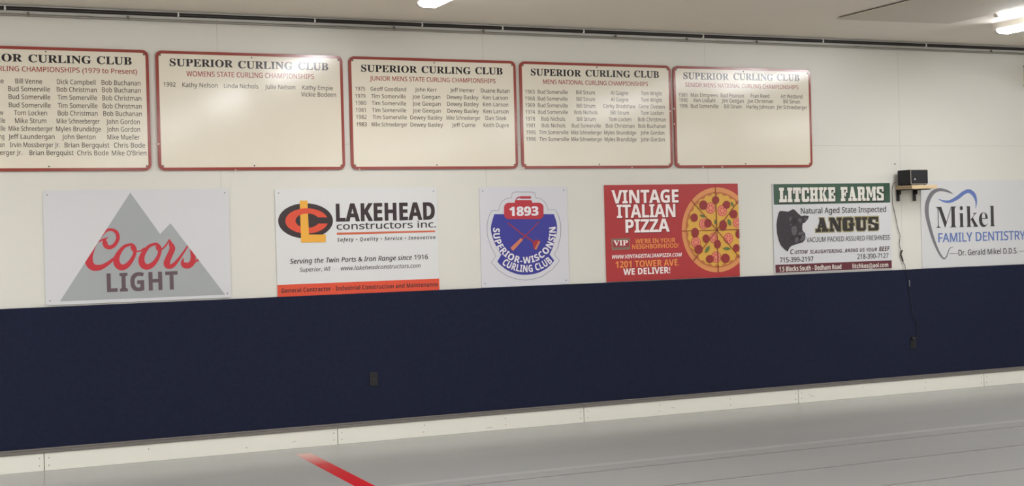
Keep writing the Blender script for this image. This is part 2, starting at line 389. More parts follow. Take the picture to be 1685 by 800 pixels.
# ------------------------------------------------------------------ pipes under the ceiling
PZ = CZ+1.824
pt = empty('black_pipe', (0, -.016, PZ), 'long black pipe clipped along the top of the wall under the ceiling', 'pipe')
MB().tube([(XL, -.017, PZ), (XR, -.017, PZ)], .0155, 10).build('pipe', mat('black_rubber', (36, 29, 26), rough=.45), pt, smooth=True)
clipm = mat('clip_white', (240, 238, 230), rough=.4)
for px in (-130, 8.7, 293, 517, 693, 825, 958, 1154, 1351, 1520, 1682):
    x = at(px, 50)[0]
    MB().tube([(x, -.0200, PZ-.013), (x, -.033, PZ-.010), (x, -.0365, PZ), (x, -.033, PZ+.010), (x, -.0200, PZ+.013)], .0075, 6).build('pipe_clip', clipm, pt)
GZ = CZ+1.776
gt = empty('grey_conduit', (0, -.012, GZ), 'thin grey metal conduit running along the wall just below the black pipe', 'conduit')
gm = mat('conduit_grey', (148, 144, 134), rough=.38, metal=.25)
MB().tube([(XL, -.0115, GZ), (XR, -.0115, GZ)], .0108, 10).build('conduit', gm, gt, smooth=True)
for px in (47, 211, 648, 795, 1012, 1129, 1244, 1629):
    x = at(px, 50)[0]
    MB().box(x-.007, x+.007, -.0225, -.001, GZ-.010, GZ+.026).build('strap', mat('strap_metal', (120, 112, 104), rough=.4, metal=.5), gt, bevel=.002)
for px in (140, 560, 1185, 1410):
    x = at(px, 50)[0]
    MB().tube([(x-.05, -.0125, GZ), (x+.05, -.0125, GZ)], .0128, 10).build('coupling', mat('coupling_metal', (158, 154, 146), rough=.35, metal=.4), gt, smooth=True)

# ------------------------------------------------------------------ championship boards
cream = mat('board_cream', (225, 217, 198), rough=.145, spec=.5, noise=.02, nscale=4)
redb = mat('board_red', (146, 64, 54), rough=.145, spec=.5, noise=.10, nscale=14)
inkm = mat('board_black', (44, 38, 42), rough=.145, spec=.5)
inkr = mat('board_red_ink', (158, 68, 60), rough=.145, spec=.5)
inkn = mat('board_name_ink', (74, 64, 56), rough=.145, spec=.5)
inks = mat('screw_dark', (50, 42, 36), rough=.4)
chipm = mat('paint_chip', (222, 200, 186), rough=.5)
BZ0, BZ1 = CZ+.576, CZ+1.535
YF = -.016     # face of the boards
def board(x0, x1, label, origin, sc, titles, tcap, sub, scap, xr, rows, ncap, chips=()):
    root = empty('honour_board', (x0, -.004, BZ0), label, 'honour board', 'championship boards in a row high on the wall')
    out = rrect(x0, x1, BZ0, BZ1, .05); inn = rrect(x0+.0235, x1-.0235, BZ0+.0235, BZ1-.0235, .032)
    MB().prism(rrect(x0+.003, x1-.003, BZ0+.003, BZ1-.003, .047), YF, -.001).build('panel', cream, root)
    MB().ring(out, inn, YF-.0015, -.001).build('border', redb, root)
    cv = zone(*origin, sc, YF-.0006)
    text_part('title_word', inkm, root, YF-.0006, [line(cv, s, a, y0, b_, y1, tcap, 'serif', off=.011) for s, a, y0, b_, y1 in titles])
    s, a, y0, b_, y1 = sub
    text_part('subtitle_lettering', inkr, root, YF-.0006, [line(cv, s, a, y0, b_, y1, scap, 'sans', off=.014)])
    for yl, yr, words in rows:
        items = []
        for s, a, b_ in words:
            f = lambda x: yl+(yr-yl)*(x-xr[0])/(xr[1]-xr[0])
            items.append(line(cv, s, a, f(a), b_, f(b_), ncap, 'sans', off=.007, res=2))
        text_part('name_text', inkn, root, YF-.0006, items)
    for x, z in ((x0+.037, BZ1-.037), (x1-.037, BZ1-.037), (x0+.037, BZ0+.037), (x1-.037, BZ0+.037), ((x0+x1)/2, BZ1-.036), ((x0+x1)/2, BZ0+.036)):
        MB().prism(ell(x, z, .006, .006, 10), YF-.003, YF+.001).build('screw', inks, root)
    for cx, cy in chips:
        p = at(cx, cy, YF-.0022); w = .010
        MB().flat([(p[0]-w, p[1]-.004), (p[0]+w*.3, p[1]-.009), (p[0]+w, p[1]+.003), (p[0]-w*.2, p[1]+.008)], YF-.0021).build('paint_chip', chipm, root)
    return root
SCB = lambda a: [('SUPERIOR', a[0], a[1], a[2], a[3]), ('CURLING', a[4], a[5], a[6], a[7]), ('CLUB', a[8], a[9], a[10], a[11])]
TS, MS, MB_, BS, DB, JG = 'Tim Somerville', 'Mike Schneeberger', 'Myles Brundidge', 'Bud Somerville', 'Dewey Basley', 'Joe Geegan'
BC, BB, BSt, JGo = 'Bob Christman', 'Bob Buchanan', 'Bill Strum', 'John Gordon'
board(.215, 1.767, 'cream honour board cut by left edge, list of names from 1979 to Present', (0, 60), 3.333,
      SCB((-280, 130, 122, 137, 157, 141, 500, 149, 532, 151, 722, 155)), 41,
      ('CURLING CHAMPIONSHIPS (1979 to Present)', -65, 186, 752, 207), 27, (45, 800), [
      (257, 270, [('e', 3, 20), ('Bill Venne', 85, 231), ('Dick Campbell', 313, 524), (BB, 558, 770)]),
      (300, 309, [(BS, 45, 274), (BC, 312, 530), (BB, 560, 772)]),
      (343, 353, [(BS, 48, 276), (TS, 316, 532), (BC, 562, 775)]),
      (388, 397, [(BS, 49, 278), (TS, 317, 535), (BC, 564, 777)]),
      (431, 438, [('w', 0, 18), ('Tom Locken', 77, 258), (BC, 318, 535), (BB, 567, 778)]),
      (474, 482, [('lle', 4, 28), ('Mike Strum', 83, 254), (MS, 311, 546), (JGo, 583, 767)]),
      (518, 523, [('lle', 4, 30), (MS, 48, 290), (MB_, 308, 554), (JGo, 585, 768)]),
      (562, 566, [('ng', -3, 23), ('Jeff Laundergan', 46, 299), ('John Benton', 340, 524), ('Mike Mueller', 589, 766)]),
      (607, 610, [('on', 0, 25), ('Irvin Mossberger Jr.', 55, 328), ('Brian Bergquist', 355, 600), ('Chris Bode', 625, 796)]),
      (650, 653, [('erger Jr.', 0, 122), ('Brian Bergquist', 162, 404), ('Chris Bode', 424, 596), ("Mike O'Brien", 614, 803)])], 26)
board(1.821, 3.367, 'cream honour board titled womens state championships, one row dated 1992', (250, 70), 3.637,
      SCB((107, 137, 485, 152, 517, 154, 842, 161, 875, 162, 1055, 166)), 43,
      ('WOMENS STATE CURLING CHAMPIONSHIPS', 207, 201, 970, 219), 30, (70, 1085), [
      (263, 286, [('1992', 70, 142), ('Kathy Nelson', 183, 393), ('Linda Nichols', 432, 637), ('Julie Nelson', 677, 858), ('Kathy Empie', 900, 1083)]),
      (306, 326, [('Vickie Bodeen', 893, 1102)])], 26, [(260.6, 237), (387.5, 280.3), (534, 280.5)])
board(3.420, 4.966, 'cream honour board titled junior mens state championships, six dated rows', (565, 85), 3.903,
      SCB((115, 129, 473, 135, 503, 138, 818, 143, 848, 144, 1022, 147)), 43,
      ('JUNIOR MENS STATE CURLING CHAMPIONSHIPS', 170, 187, 977, 200), 28, (77, 1065), [
      (250, 265, [('1975', 77, 140), ('Geoff Goodland', 175, 403), ('John Kerr', 460, 600), ('Jeff Hemer', 686, 843), ('Duane Rutan', 884, 1067)]),
      (297, 309, [('1979', 77, 142), (TS, 180, 401), (JG, 442, 622), (DB, 666, 867), ('Ken Larson', 896, 1057)]),
      (342, 353, [('1980', 79, 147), (TS, 183, 403), (JG, 444, 624), (DB, 667, 869), ('Ken Larson', 898, 1059)]),
      (387, 397, [('1981', 80, 143), (TS, 184, 404), (JG, 445, 626), (DB, 669, 870), ('Ken Larson', 900, 1060)]),
      (432, 441, [('1982', 83, 149), (TS, 188, 407), (DB, 431, 637), (MS, 663, 880), ('Dan Sitek', 913, 1048)]),
      (479, 486, [('1983', 85, 151), (MS, 183, 410), (DB, 432, 640), ('Jeff Currie', 698, 848), ('Keith Dupre', 901, 1063)])], 25, [(591.5, 279)])
board(5.003, 6.559, 'cream honour board titled mens national championships, eight dated rows', (845, 90), 4.0,
      SCB((115, 137, 445, 143, 475, 144, 768, 149, 795, 149, 957, 152)), 43,
      ('MENS NATIONAL CURLING CHAMPIONSHIPS', 195, 194, 885, 205), 28, (77, 1000), [
      (256, 269, [('1965', 77, 140), (BS, 160, 356), (BSt, 413, 535), ('Al Gagne', 640, 755), ('Tom Wright', 840, 977)]),
      (300, 312, [('1968', 77, 140), (BS, 160, 356), (BSt, 415, 536), ('Al Gagne', 641, 756), ('Tom Wright', 840, 978)]),
      (345, 355, [('1969', 78, 140), (BS, 161, 357), (BSt, 416, 538), ('Corky Bradshaw', 592, 803), ('Gene Ovesen', 825, 995)]),
      (389, 397, [('1974', 79, 141), (BS, 163, 359), ('Bob Nichols', 401, 553), (BSt, 640, 760), ('Tom Locken', 838, 987)]),
      (434, 440, [('1978', 81, 142), ('Bob Nichols', 184, 340), (BSt, 418, 540), ('Tom Locken', 628, 776), (BC, 820, 1003)]),
      (478, 483, [('1981', 83, 140), ('Bob Nichols', 186, 342), (BS, 384, 575), (BC, 608, 796), (BB, 822, 1003)]),
      (523, 527, [('1995', 84, 147), (TS, 169, 362), (MS, 379, 583), (MB_, 598, 807), (JGo, 836, 993)]),
      (568, 571, [('1996', 84, 148), (TS, 171, 364), (MS, 380, 585), (MB_, 600, 809), (JGo, 837, 995)])], 25, [(862, 276.5), (1102.5, 183), (1040, 276)])
board(6.586, 8.148, 'cream honour board titled senior mens national championships, rightmost in the row', (1100, 95), 4.212,
      SCB((104, 148, 418, 154, 450, 154, 725, 158, 752, 158, 907, 161)), 45,
      ('SENIOR MENS NATIONAL CURLING CHAMPIONSHIPS', 117, 203, 900, 217), 28, (70, 960), [
      (270, 283, [('1981', 70, 129), ('Max Elmgreen', 155, 340), ('Bud Pearson', 362, 523), ('Fran Reed', 571, 699), ('Art Westlund', 778, 928)]),
      (306, 319, [('1995', 75, 133), ('Ken Lisdahl', 176, 324), ('Jim Geegan', 370, 521), ('Joe Christman', 547, 725), ('Bill Simon', 797, 911)]),
      (346, 358, [('1996', 77, 134), (BS, 155, 346), (BSt, 387, 506), ('Harley Johnson', 542, 733), ('Jim Schneeberger', 750, 960)])], 26, [(1188.5, 274.6), (1109.5, 204), (1109, 179), (1157, 275)])

# ------------------------------------------------------------------ sponsor sheets
YS = -.010      # face of the printed sheets
L = lambda k: YS-.0012*k
def sheet(name, x0, x1, z0, z1, m, label, cat='wall sign', r=.012, screws=True, root=None):
    root = empty(name, (x0, -.001, z0), label, cat, 'sponsor signs in a row above the navy padding')
    MB().prism(rrect(x0, x1, z0, z1, r, 4), YS, -.001).build('panel', m, root)
    if screws:
        for x, z in ((x0+.032, z1-.035), (x1-.032, z1-.035), (x0+.032, z0+.035), (x1-.032, z0+.035)):
            MB().prism(ell(x, z, .005, .005, 10), YS-.003, YS+.001).build('screw', mat('screw_head', (92, 84, 78), rough=.4), root)
    return root
def art(root, name, m, cv, polys, k):
    mb = MB()
    for i, p in enumerate(polys): mb.flat([cv(*q) for q in p], L(k)-i*5e-5)
    return mb.build(name, m, root)
white1 = mat('sheet_white', (205, 205, 206), rough=.42, noise=.008, nscale=3)

# --- beer sign with mountain
X0, X1 = at(70, 313, YS)[0], at(376, 311, YS)[0]
t = sheet('beer_sign', X0, X1, CZ-.462, CZ+.428, white1, 'white sign with grey mountain and red script Coors LIGHT, leftmost sponsor sign', r=.02)
cv = zone(60, 300, 3.81, L(1))
gm1 = mat('mountain_grey', (158, 162, 162), rough=.4, noise=.03, nscale=3)
mount = [(147, 747), (588, 65), (775, 325), (840, 257), (1183, 705)]
art(t, 'mountain', gm1, cv, [mount], 1)
cv3 = zone(130, 360, 6.152, L(2))
strokes = [
 ([(298,188,3),(265,208,24),(262,240,50),(276,277,48),(315,290,40),(360,265,38),(390,215,37),(394,180,37),(378,137,36),(335,112,28),(285,116,28),(256,140,24),(232,180,12),(224,196,6)], False),
 ([(196,240,6),(215,224,16),(245,210,16),(298,188,3)], False),
 ([(205,215,4),(165,285,10),(125,350,44),(103,405,76),(108,455,78),(150,494,67),(220,492,53),(290,455,38),(340,415,30),(375,385,22)], False),
 ([(520,262,28),(455,285,32),(402,350,46),(378,415,62),(392,468,66),(435,494,60),(490,470,50),(535,415,40),(563,355,34),(562,305,42),(545,272,34)], True),
 ([(530,280,22),(548,306,40),(566,330,24)], False),
 ([(560,335,14),(595,330,15),(625,325,15),(665,298,20)], False),
 ([(770,257,28),(708,280,32),(655,345,46),(632,412,60),(645,465,64),(688,488,58),(742,466,50),(788,412,40),(815,350,34),(815,300,42),(797,268,34)], True),
 ([(784,276,22),(800,300,40),(818,324,24)], False),
 ([(815,325,14),(850,300,16),(885,262,18),(915,207,5)], False),
 ([(914,208,6),(928,252,38),(945,298,58),(928,350,56),(898,415,60),(890,460,66),(915,485,48),(960,466,40),(1010,408,28),(1060,338,20),(1095,285,16),(1106,268,8)], False),
 ([(1124,298,4),(1146,345,38),(1156,395,52),(1145,445,55),(1108,474,58),(1066,468,58),(1047,440,32),(1061,397,5)], False),
 ([(1160,448,22),(1188,430,14),(1200,422,26),(1214,412,34)], False)]
sm = MB()
for i, (pts, closed) in enumerate(strokes): sm.ribbon(smooth_path(pts, 7, closed), L(2)-i*5e-5, cv3, closed)
bmx = bmesh.new()
tmp = bpy.data.meshes.new('t'); tmp.from_pydata(sm.v, [], sm.f); bmx.from_mesh(tmp); bpy.data.meshes.remove(tmp)
mw = [cv(*p) for p in mount]
def clip(bm, a, b):      # keep what lies to the right of a->b seen from the room
    n = Vector((b[1]-a[1], 0, -(b[0]-a[0])))
    bmesh.ops.bisect_plane(bm, geom=bm.verts[:]+bm.edges[:]+bm.faces[:], plane_co=(a[0], 0, a[1]), plane_no=n, clear_inner=True)
clip(bmx, mw[0], mw[1]); clip(bmx, mw[3], mw[4])
bmx.verts.index_update()
sm2 = MB(); sm2.add([v.co[:] for v in bmx.verts], [tuple(v.index for v in f_.verts) for f_ in bmx.faces]); bmx.free()
sm2.build('script_lettering', mat('beer_red', (186, 42, 52), rough=.4), t)
text_part('block_lettering', mat('beer_maroon', (92, 74, 82), rough=.4), t, L(2),
          [line(cv3, 'LIGHT', 287, 741, 1000, 714, 183, 'bold', off=.014, sp=1.12)])

# --- constructors sign
X0, X1 = at(452, 312, YS)[0], at(718.5, 308, YS)[0]
t = sheet('constructor_sign', X0, X1, CZ-.474, CZ+.420, mat('sheet_white_cool', (213, 213, 211), rough=.42), 'white sign reading LAKEHEAD constructors inc. with an orange bottom band')
cv = zone(440, 300, 4.0, L(1)); cb = zone(440, 300, 7.275, L(1))
dk = mat('logo_black', (48, 34, 36), rough=.4); og = mat('logo_orange', (212, 74, 46), rough=.4); yl = mat('logo_yellow', (228, 166, 58), rough=.4)
art(t, 'logo_oval', dk, cb, [ell(457, 462, 328, 210, 56)], 1)
cpoly = ell(470, 463, 256, 151, 40, 17, 343)[::1]
cin = ell(478, 460, 142, 86, 30, 28, 332)
cmb = MB(); A_ = [cb(*p) for p in ell(470, 463, 256, 151, 40, 12, 344)]; B_ = [cb(*p) for p in ell(478, 460, 142, 86, 40, 24, 332)]
for i in range(40): cmb.flat([A_[i], A_[i+1], B_[i+1], B_[i]], L(2))
cmb.build('logo_letter', og, t)
art(t, 'logo_letter', yl, cb, [[(387,220),(480,220),(480,262),(387,262)], [(387,262),(480,262),(497,628),(400,628)], [(400,626),(698,626),(698,718),(402,722)]], 3)
cmb = MB(); A_ = [cb(*p) for p in ell(470, 463, 256, 151, 10, 248, 275)]; B_ = [cb(*p) for p in ell(478, 460, 142, 86, 10, 226, 278)]
for i in range(10): cmb.flat([A_[i], A_[i+1], B_[i+1], B_[i]], L(4))
cmb.build('logo_letter_bridge', og, t)
text_part('main_lettering', dk, t, L(1), [line(cv, 'LAKEHEAD', 455, 256, 1101, 246, 113, 'bold', off=.022, sp=1.02)])
text_part('text_line', dk, t, L(1), [
    line(cv, 'constructors inc.', 457, 311, 1110, 298, 44, 'sans', off=.012),
    line(cv, 'Safety • Quality • Service • Innovation', 460, 390, 1106, 374, 23, 'bital', sp=1.2),
    line(cv, 'Serving the Twin Ports & Iron Range since 1916', 150, 537, 1057, 506, 31, 'ital', off=.014),
    line(cv, 'Superior, WI', 212, 590, 417, 583, 27, 'ital', off=.004),
    line(cv, 'www.lakeheadconstructors.com', 483, 579, 1008, 562, 27, 'ital', off=.004)])
art(t, 'rule_line', mat('rule_orange', (196, 98, 66), rough=.4), cv, [[(457,332),(1104,317),(1104,328),(457,347)]], 1)
bz = at(459, 469, L(1))[1]
MB().flat([(X0, CZ-.474), (X1, CZ-.474), (X1, bz), (X0, bz)], L(1)).build('bottom_band', og, t)
text_part('band_lettering', dk, t, L(2), [line(cv, 'General Contractor - Industrial Construction and Maintenance', 92, 727, 1121, 686, 28, 'bold', off=.0)])

# --- curling club sign
X0, X1 = at(788.5, 308, YS)[0], at(932.5, 306.5, YS)[0]
t = sheet('club_sign', X0, X1, CZ-.472, CZ+.416, mat('sheet_white_lilac', (207, 206, 211), rough=.42), 'white sign with the blue and red 1893 curling club crest')
cv = zone(780, 300, 4.57, L(1))
outl = [(283,116),(284,92),(294,76),(312,73),(430,73),(452,76),(461,92),(463,116),(500,124),(530,145),(548,175),(554,207),(612,207),(640,262),(654,330),(650,410),(630,490),(603,545),(643,588),(590,655),(510,710),(430,732),(385,736),(330,731),(250,706),(180,660),(130,603),(165,555),(126,480),(101,400),(98,320),(112,255),(135,213),(186,213),(194,175),(215,142),(245,122)]
o_ = MB(); o_.ribbon([(x, y, 3.2) for x, y in outl], L(1), cv, True); o_.build('crest_outline', mat('outline_grey', (120, 116, 122), rough=.4), t)
blue = mat('crest_blue', (52, 52, 142), rough=.4); cred = mat('crest_red', (178, 44, 56), rough=.4); cw = mat('crest_white', (226, 222, 226), rough=.4)
shield = [(152,240),(600,240)] + smooth_path([(600,240),(620,300),(624,360),(610,430),(588,500),(568,543)], 4)[1:] + [(604,590)] + smooth_path([(604,590),(550,645),(480,682),(400,696),(330,692),(255,664),(205,628),(175,597)], 4)[1:] + smooth_path([(205,545),(160,465),(134,395),(128,330),(152,240)], 4)[:-1]
art(t, 'shield', blue, cv, [shield], 1)
def rr_px(x0, x1, y0, y1, r): return [(a, b) for a, b in rrect(x0, x1, y0, y1, r, 5)]
art(t, 'curling_stone', cred, cv, [rr_px(225,522,155,277,34), rr_px(306,436,134,175,14), rr_px(345,429,105,123,8)], 3)
hb = MB(); hb.ribbon(smooth_path([(350,112,10),(330,116,8),(317,128,6),(312,142,6)], 5), L(3)+4e-4, cv); hb.build('stone_handle', cred, t)
text_part('year_lettering', cw, t, L(4), [line(cv, '1893', 268, 253, 482, 248, 66, 'bold', off=.025)])
rib = MB(); rib.ribbon([(254,306,9),(360,388,9),(448,448,12)], L(2), cv); rib.ribbon([(488,296,7),(420,368,7),(365,425,10)], L(2)-1e-4, cv)
rib.build('broom_handles', mat('broom_red', (150, 36, 56), rough=.4), t)
art(t, 'broom_head', mat('broom_dark', (158, 40, 44), rough=.4), cv, [[(440,452),(468,432),(482,432),(500,446),(462,508),(447,498)]], 3)
art(t, 'broom_bristles', mat('broom_orange', (200, 118, 88), rough=.4), cv, [[(482,446),(498,444),(468,507),(454,502)], [(350,420),(368,432),(328,478),(292,517),(272,494),(310,458)]], 4)
text_part('crest_text', cw, t, L(5), [arc(cv, 'SUPERIOR-WISCONSIN', 378, 375, 236, -8, 190, 49, 'bold', off=.012, sp=1.03),
                                           arc(cv, 'CURLING CLUB', 388, 375, 301, 53, 132, 52, 'bold', off=.014, sp=1.02)])

# --- pizza sign
XP1 = at(1213.8, 302, YS)[0]
t = sheet('pizza_sign', at(994.4, 306, YS)[0], XP1, CZ-.469, CZ+.422, mat('pizza_red', (170, 44, 46), rough=.42, noise=.07, nscale=2.5), 'red sign reading VINTAGE ITALIAN PIZZA with a big sliced pizza', r=.004, screws=False)
ca = zone(1000, 300, 8.892, L(2)); cb = zone(990, 385, 10.0, L(2)); cz = zone(1120, 295, 5.162, L(1))
pw = mat('pizza_white', (244, 232, 228), rough=.4); pd = mat('pizza_shadow_ink', (104, 26, 34), rough=.4); po = mat('pizza_orange', (236, 146, 74), rough=.4)
big = [('VINTAGE', 62, 312, 1036, 294), ('ITALIAN', 138, 526, 990, 503), ('PIZZA', 264, 740, 904, 720)]
text_part('headline_shadow', pd, t, L(1), [line(ca, s, a, y0, b_, y1, 190, 'bold', off=.012, sp=.97, dx=10, dy=12) for s, a, y0, b_, y1 in big])
text_part('headline_word', pw, t, L(2), [line(ca, s, a, y0, b_, y1, 190, 'bold', off=.010, sp=.97) for s, a, y0, b_, y1 in big])
text_part('orange_text_line', po, t, L(2), [line(cb, "WE'RE IN YOUR", 553, 158, 1216, 138, 74, 'bold', sp=.95), line(cb, 'NEIGHBORHOOD!', 500, 250, 1272, 226, 74, 'bold', sp=.95),
                                         line(cb, '1201 TOWER AVE.', 230, 562, 1278, 517, 106, 'bold', sp=.97)])
text_part('white_text_line', pw, t, L(2), [line(cb, 'WWW.VINTAGEITALIANPIZZA.COM', 172, 416, 1322, 366, 62, 'bital', sp=.95), line(cb, 'WE DELIVER!', 360, 681, 1128, 642, 104, 'bold', off=.012)])
art(t, 'badge', mat('badge_tan', (142, 118, 100), rough=.4), cb, [[(160,82),(465,68),(470,255),(170,268)]], 1)
art(t, 'badge_field', mat('badge_red', (158, 44, 50), rough=.4), cb, [[(184,112),(452,100),(454,212),(190,224)]], 2)
art(t, 'badge_rule', mat('badge_green', (96, 96, 78), rough=.4), cb, [[(172,236),(466,222),(466,232),(173,246)], [(168,92),(460,78),(460,86),(168,99)]], 2)
text_part('badge_lettering', pw, t, L(3), [line(cb, 'VIP', 196, 194, 432, 186, 84, 'serif', off=.01)])
# the printed pizza, trimmed by the sheet's right edge
def cut(poly):
    out = []
    for a, b_ in zip(poly, poly[1:]+poly[:1]):
        if a[0] <= XP1: out.append(a)
        if (a[0] <= XP1) != (b_[0] <= XP1):
            k = (XP1-a[0])/(b_[0]-a[0]); out.append((XP1, a[1]+(b_[1]-a[1])*k))
    return out
def part(name, m, polys, k, par=None):
    mb = MB()
    for p in polys:
        q = cut([cz(*v) for v in p])
        if len(q) > 2: mb.flat(q, L(k))
    return mb.build(name, m, par or t)
PX, PY, RX, RY = 308, 430, 298, 361
part('pizza_crust', mat('crust', (214, 142, 84), rough=.4), [ell(PX, PY, RX, RY, 72)], 1)
part('crust_shade_ring', mat('crust_dark', (184, 106, 56), rough=.4), [[(PX+RX*.895*math.cos(a), PY+RY*.895*math.sin(a)) for a in [i*math.pi/36 for i in range(72)]]], 2)
part('cheese', mat('cheese', (214, 164, 66), rough=.4), [[(PX+RX*(.84+.022*math.cos(a*26))*math.cos(a), PY+RY*(.84+.022*math.cos(a*26))*math.sin(a)) for a in [i*math.pi/130 for i in range(260)]]], 3)
tom = [(252,245,42),(352,268,42),(478,370,36),(193,380,40),(278,498,38),(404,503,40),(128,537,42),(300,662,42)]
for x, y, r in tom:
    sl = part('tomato_slice', mat('tomato_edge', (196, 84, 66), rough=.4), [ell(x, y, r, r*1.15, 24)], 4)
    part('tomato_flesh', mat('tomato_flesh', (222, 138, 112), rough=.4), [ell(x, y, r*.84, r*.97, 20)], 5, sl)
    part('tomato_seeds', mat('tomato_seed', (206, 72, 62), rough=.4), [ell(x+r*.48*math.cos(a), y+r*.56*math.sin(a), r*.16, r*.22, 8) for a in [i*math.pi/3 for i in range(6)]], 6, sl)
lf = mat('leaf_green', (92, 112, 58), rough=.4)
def leaf(x, y, l, ang):
    a = math.radians(ang); pts = [(-l, 0), (-l*.4, l*.38), (l*.3, l*.40), (l, 0), (l*.3, -l*.40), (-l*.4, -l*.38)]
    return [(x+p[0]*math.cos(a)-p[1]*math.sin(a), y+p[0]*math.sin(a)+p[1]*math.cos(a)) for p in pts]
for q in ((183,313,25,20), (436,213,26,65), (412,367,34,70), (225,597,38,-60), (390,590,34,5), (294,365,24,80)): part('basil_leaf', lf, [leaf(*q)], 6)
pep = [(190,220,35,40),(295,177,30,34),(387,218,31,34),(447,297,33,37),(113,327,30,36),(229,375,32,37),(358,393,32,46),(120,455,32,42),(212,505,28,36),(310,552,29,38),(150,597,36,40),(245,678,33,34),(378,673,37,40),(490,465,26,38),(470,585,28,34)]
for x, y, a, b_ in pep: part('pepperoni_slice', mat('pepperoni', (142, 38, 38), rough=.4), [ell(x, y, a, b_, 22)], 7)
cutm = MB()
for ex, ey in ((293,70),(90,180),(10,440),(105,697),(318,790),(505,672),(560,424),(560,86)):
    l = math.hypot(ex-305, ey-432); nx, ny = -(ey-432)/l*3, (ex-305)/l*3
    q = cut([cz(305+nx, 432+ny), cz(ex+nx, ey+ny), cz(ex-nx, ey-ny), cz(305-nx, 432-ny)])
    cutm.flat(q, L(8))
cutm.build('slice_lines', mat('slice_brown', (134, 52, 34), rough=.4), t)

# --- farm sign
X0, X1 = at(1270.8, 303, YS)[0], at(1464.5, 301, YS)[0]
t = sheet('farm_sign', X0, X1, CZ-.458, CZ+.416, white1, 'white sign reading LITCHKE FARMS ANGUS with a black bull head', r=.004, screws=False)
cv = zone(1260, 290, 4.705, L(1))
def band(x0, y0, x1, y1):
    a = cv(x0, y0); b_ = cv(x1, y1); return [(a[0], a[1]), (b_[0], a[1]), (b_[0], b_[1]), (a[0], b_[1])]
MB().flat([(X0+.012, CZ+.412), (X1-.004, CZ+.412), (X1-.004, cv(500, 213)[1]), (X0+.012, cv(500, 213)[1])], L(1)).build('top_band', mat('farm_green', (54, 82, 64), rough=.4), t)
MB().flat([(X0+.012, cv(500, 670)[1]), (X1-.004, cv(500, 670)[1]), (X1-.004, cv(500, 731)[1]), (X0+.012, cv(500, 731)[1])], L(1)).build('bottom_band', mat('farm_maroon', (92, 36, 46), rough=.4), t)
fb = mat('farm_black', (40, 36, 34), rough=.4); fw = mat('farm_white', (222, 218, 208), rough=.4)
m_ = MB(); slab_text(m_, cv, 'LITCHKE FARMS', 104, 203, 914, 188, 111, L(2), gap=.9, grow=.35, dx=4, dy=5); m_.build('headline_backing', fb, t)
m_ = MB(); slab_text(m_, cv, 'LITCHKE FARMS', 104, 203, 914, 188, 111, L(3), gap=.9); m_.build('headline_lettering', fw, t)
m_ = MB(); slab_text(m_, cv, 'ANGUS', 388, 432, 874, 419, 106, L(1), gap=.8, grow=.75); m_.build('breed_backing', mat('farm_olive', (150, 140, 100), rough=.4), t)
m_ = MB(); slab_text(m_, cv, 'ANGUS', 388, 432, 874, 419, 106, L(2), gap=.8); m_.build('breed_lettering', fb, t)
text_part('text_line', fb, t, L(1), [
    line(cv, 'Natural Aged State Inspected', 273, 290, 932, 277, 43, 'sans', off=.014),
    line(cv, 'VACUUM PACKED ASSURED FRESHNESS', 316, 511, 960, 493, 37, 'sans', off=.01),
    line(cv, '715-399-2197', 110, 668, 369, 659, 37, 'sans', off=.014), line(cv, '218-390-7127', 710, 641, 950, 633, 37, 'sans', off=.014)])
text_part('slogan_word', mat('farm_brown', (70, 44, 44), rough=.4), t, L(1), [line(cv, 'C', 190, 605, 218, 604, 38, 'bital'), line(cv, 'USTOM', 224, 603, 325, 600, 28, 'bital'),
    line(cv, 'SLAUGHTERING...BRING US YOUR', 342, 600, 862, 582, 28, 'bital'), line(cv, 'BEEF', 878, 582, 960, 578, 36, 'bital')])
text_part('address_text', fw, t, L(2), [line(cv, '1.5 Blocks South - Dedham Road', 105, 737, 585, 721, 37, 'bold'), line(cv, 'litchkes@aol.com', 672, 715, 948, 702, 34, 'bold')])
cc = zone(1270, 340, 10.0, L(2))
head = [(135,72),(200,75),(270,84),(315,60),(350,40),(385,60),(430,110),(465,138),(490,158),(540,145),(608,155),(604,182),(590,212),(545,265),(510,275),(500,330),(505,390),(525,418),(548,435),(556,490),(550,540),(510,590),(430,612),(330,645),(290,680),(262,742),(210,705),(150,640),(118,570),(100,500),(85,430),(78,300),(88,220),(97,170),(115,100)]
art(t, 'bull_head', mat('bull_black', (48, 42, 48), rough=.45, noise=.35, nscale=45), cc, [head], 2)
art(t, 'bull_highlights', mat('bull_grey', (90, 84, 88), rough=.45, noise=.3, nscale=60), cc, [
    [(300,170),(335,175),(318,215),(290,250),(280,215)], [(440,190),(490,205),(492,240),(470,270),(430,225)], [(285,285),(330,290),(310,310)],
    [(325,330),(400,320),(415,400),(395,470),(345,470),(322,400)], [(440,430),(500,412),(546,440),(520,450),(455,470),(428,462)],
    [(470,480),(548,468),(545,530),(500,560),(452,556),(485,520)], [(385,520),(430,500),(440,560),(420,590),(380,590)], [(545,190),(582,182),(565,222),(540,235)]], 3)
art(t, 'bull_shadows', mat('bull_dark', (30, 26, 30), rough=.45), cc, [
    [(345,210),(400,190),(408,250),(380,295),(340,270)], [(455,478),(490,485),(470,530),(448,515)], [(310,500),(350,505),(345,550),(315,540)]], 4)

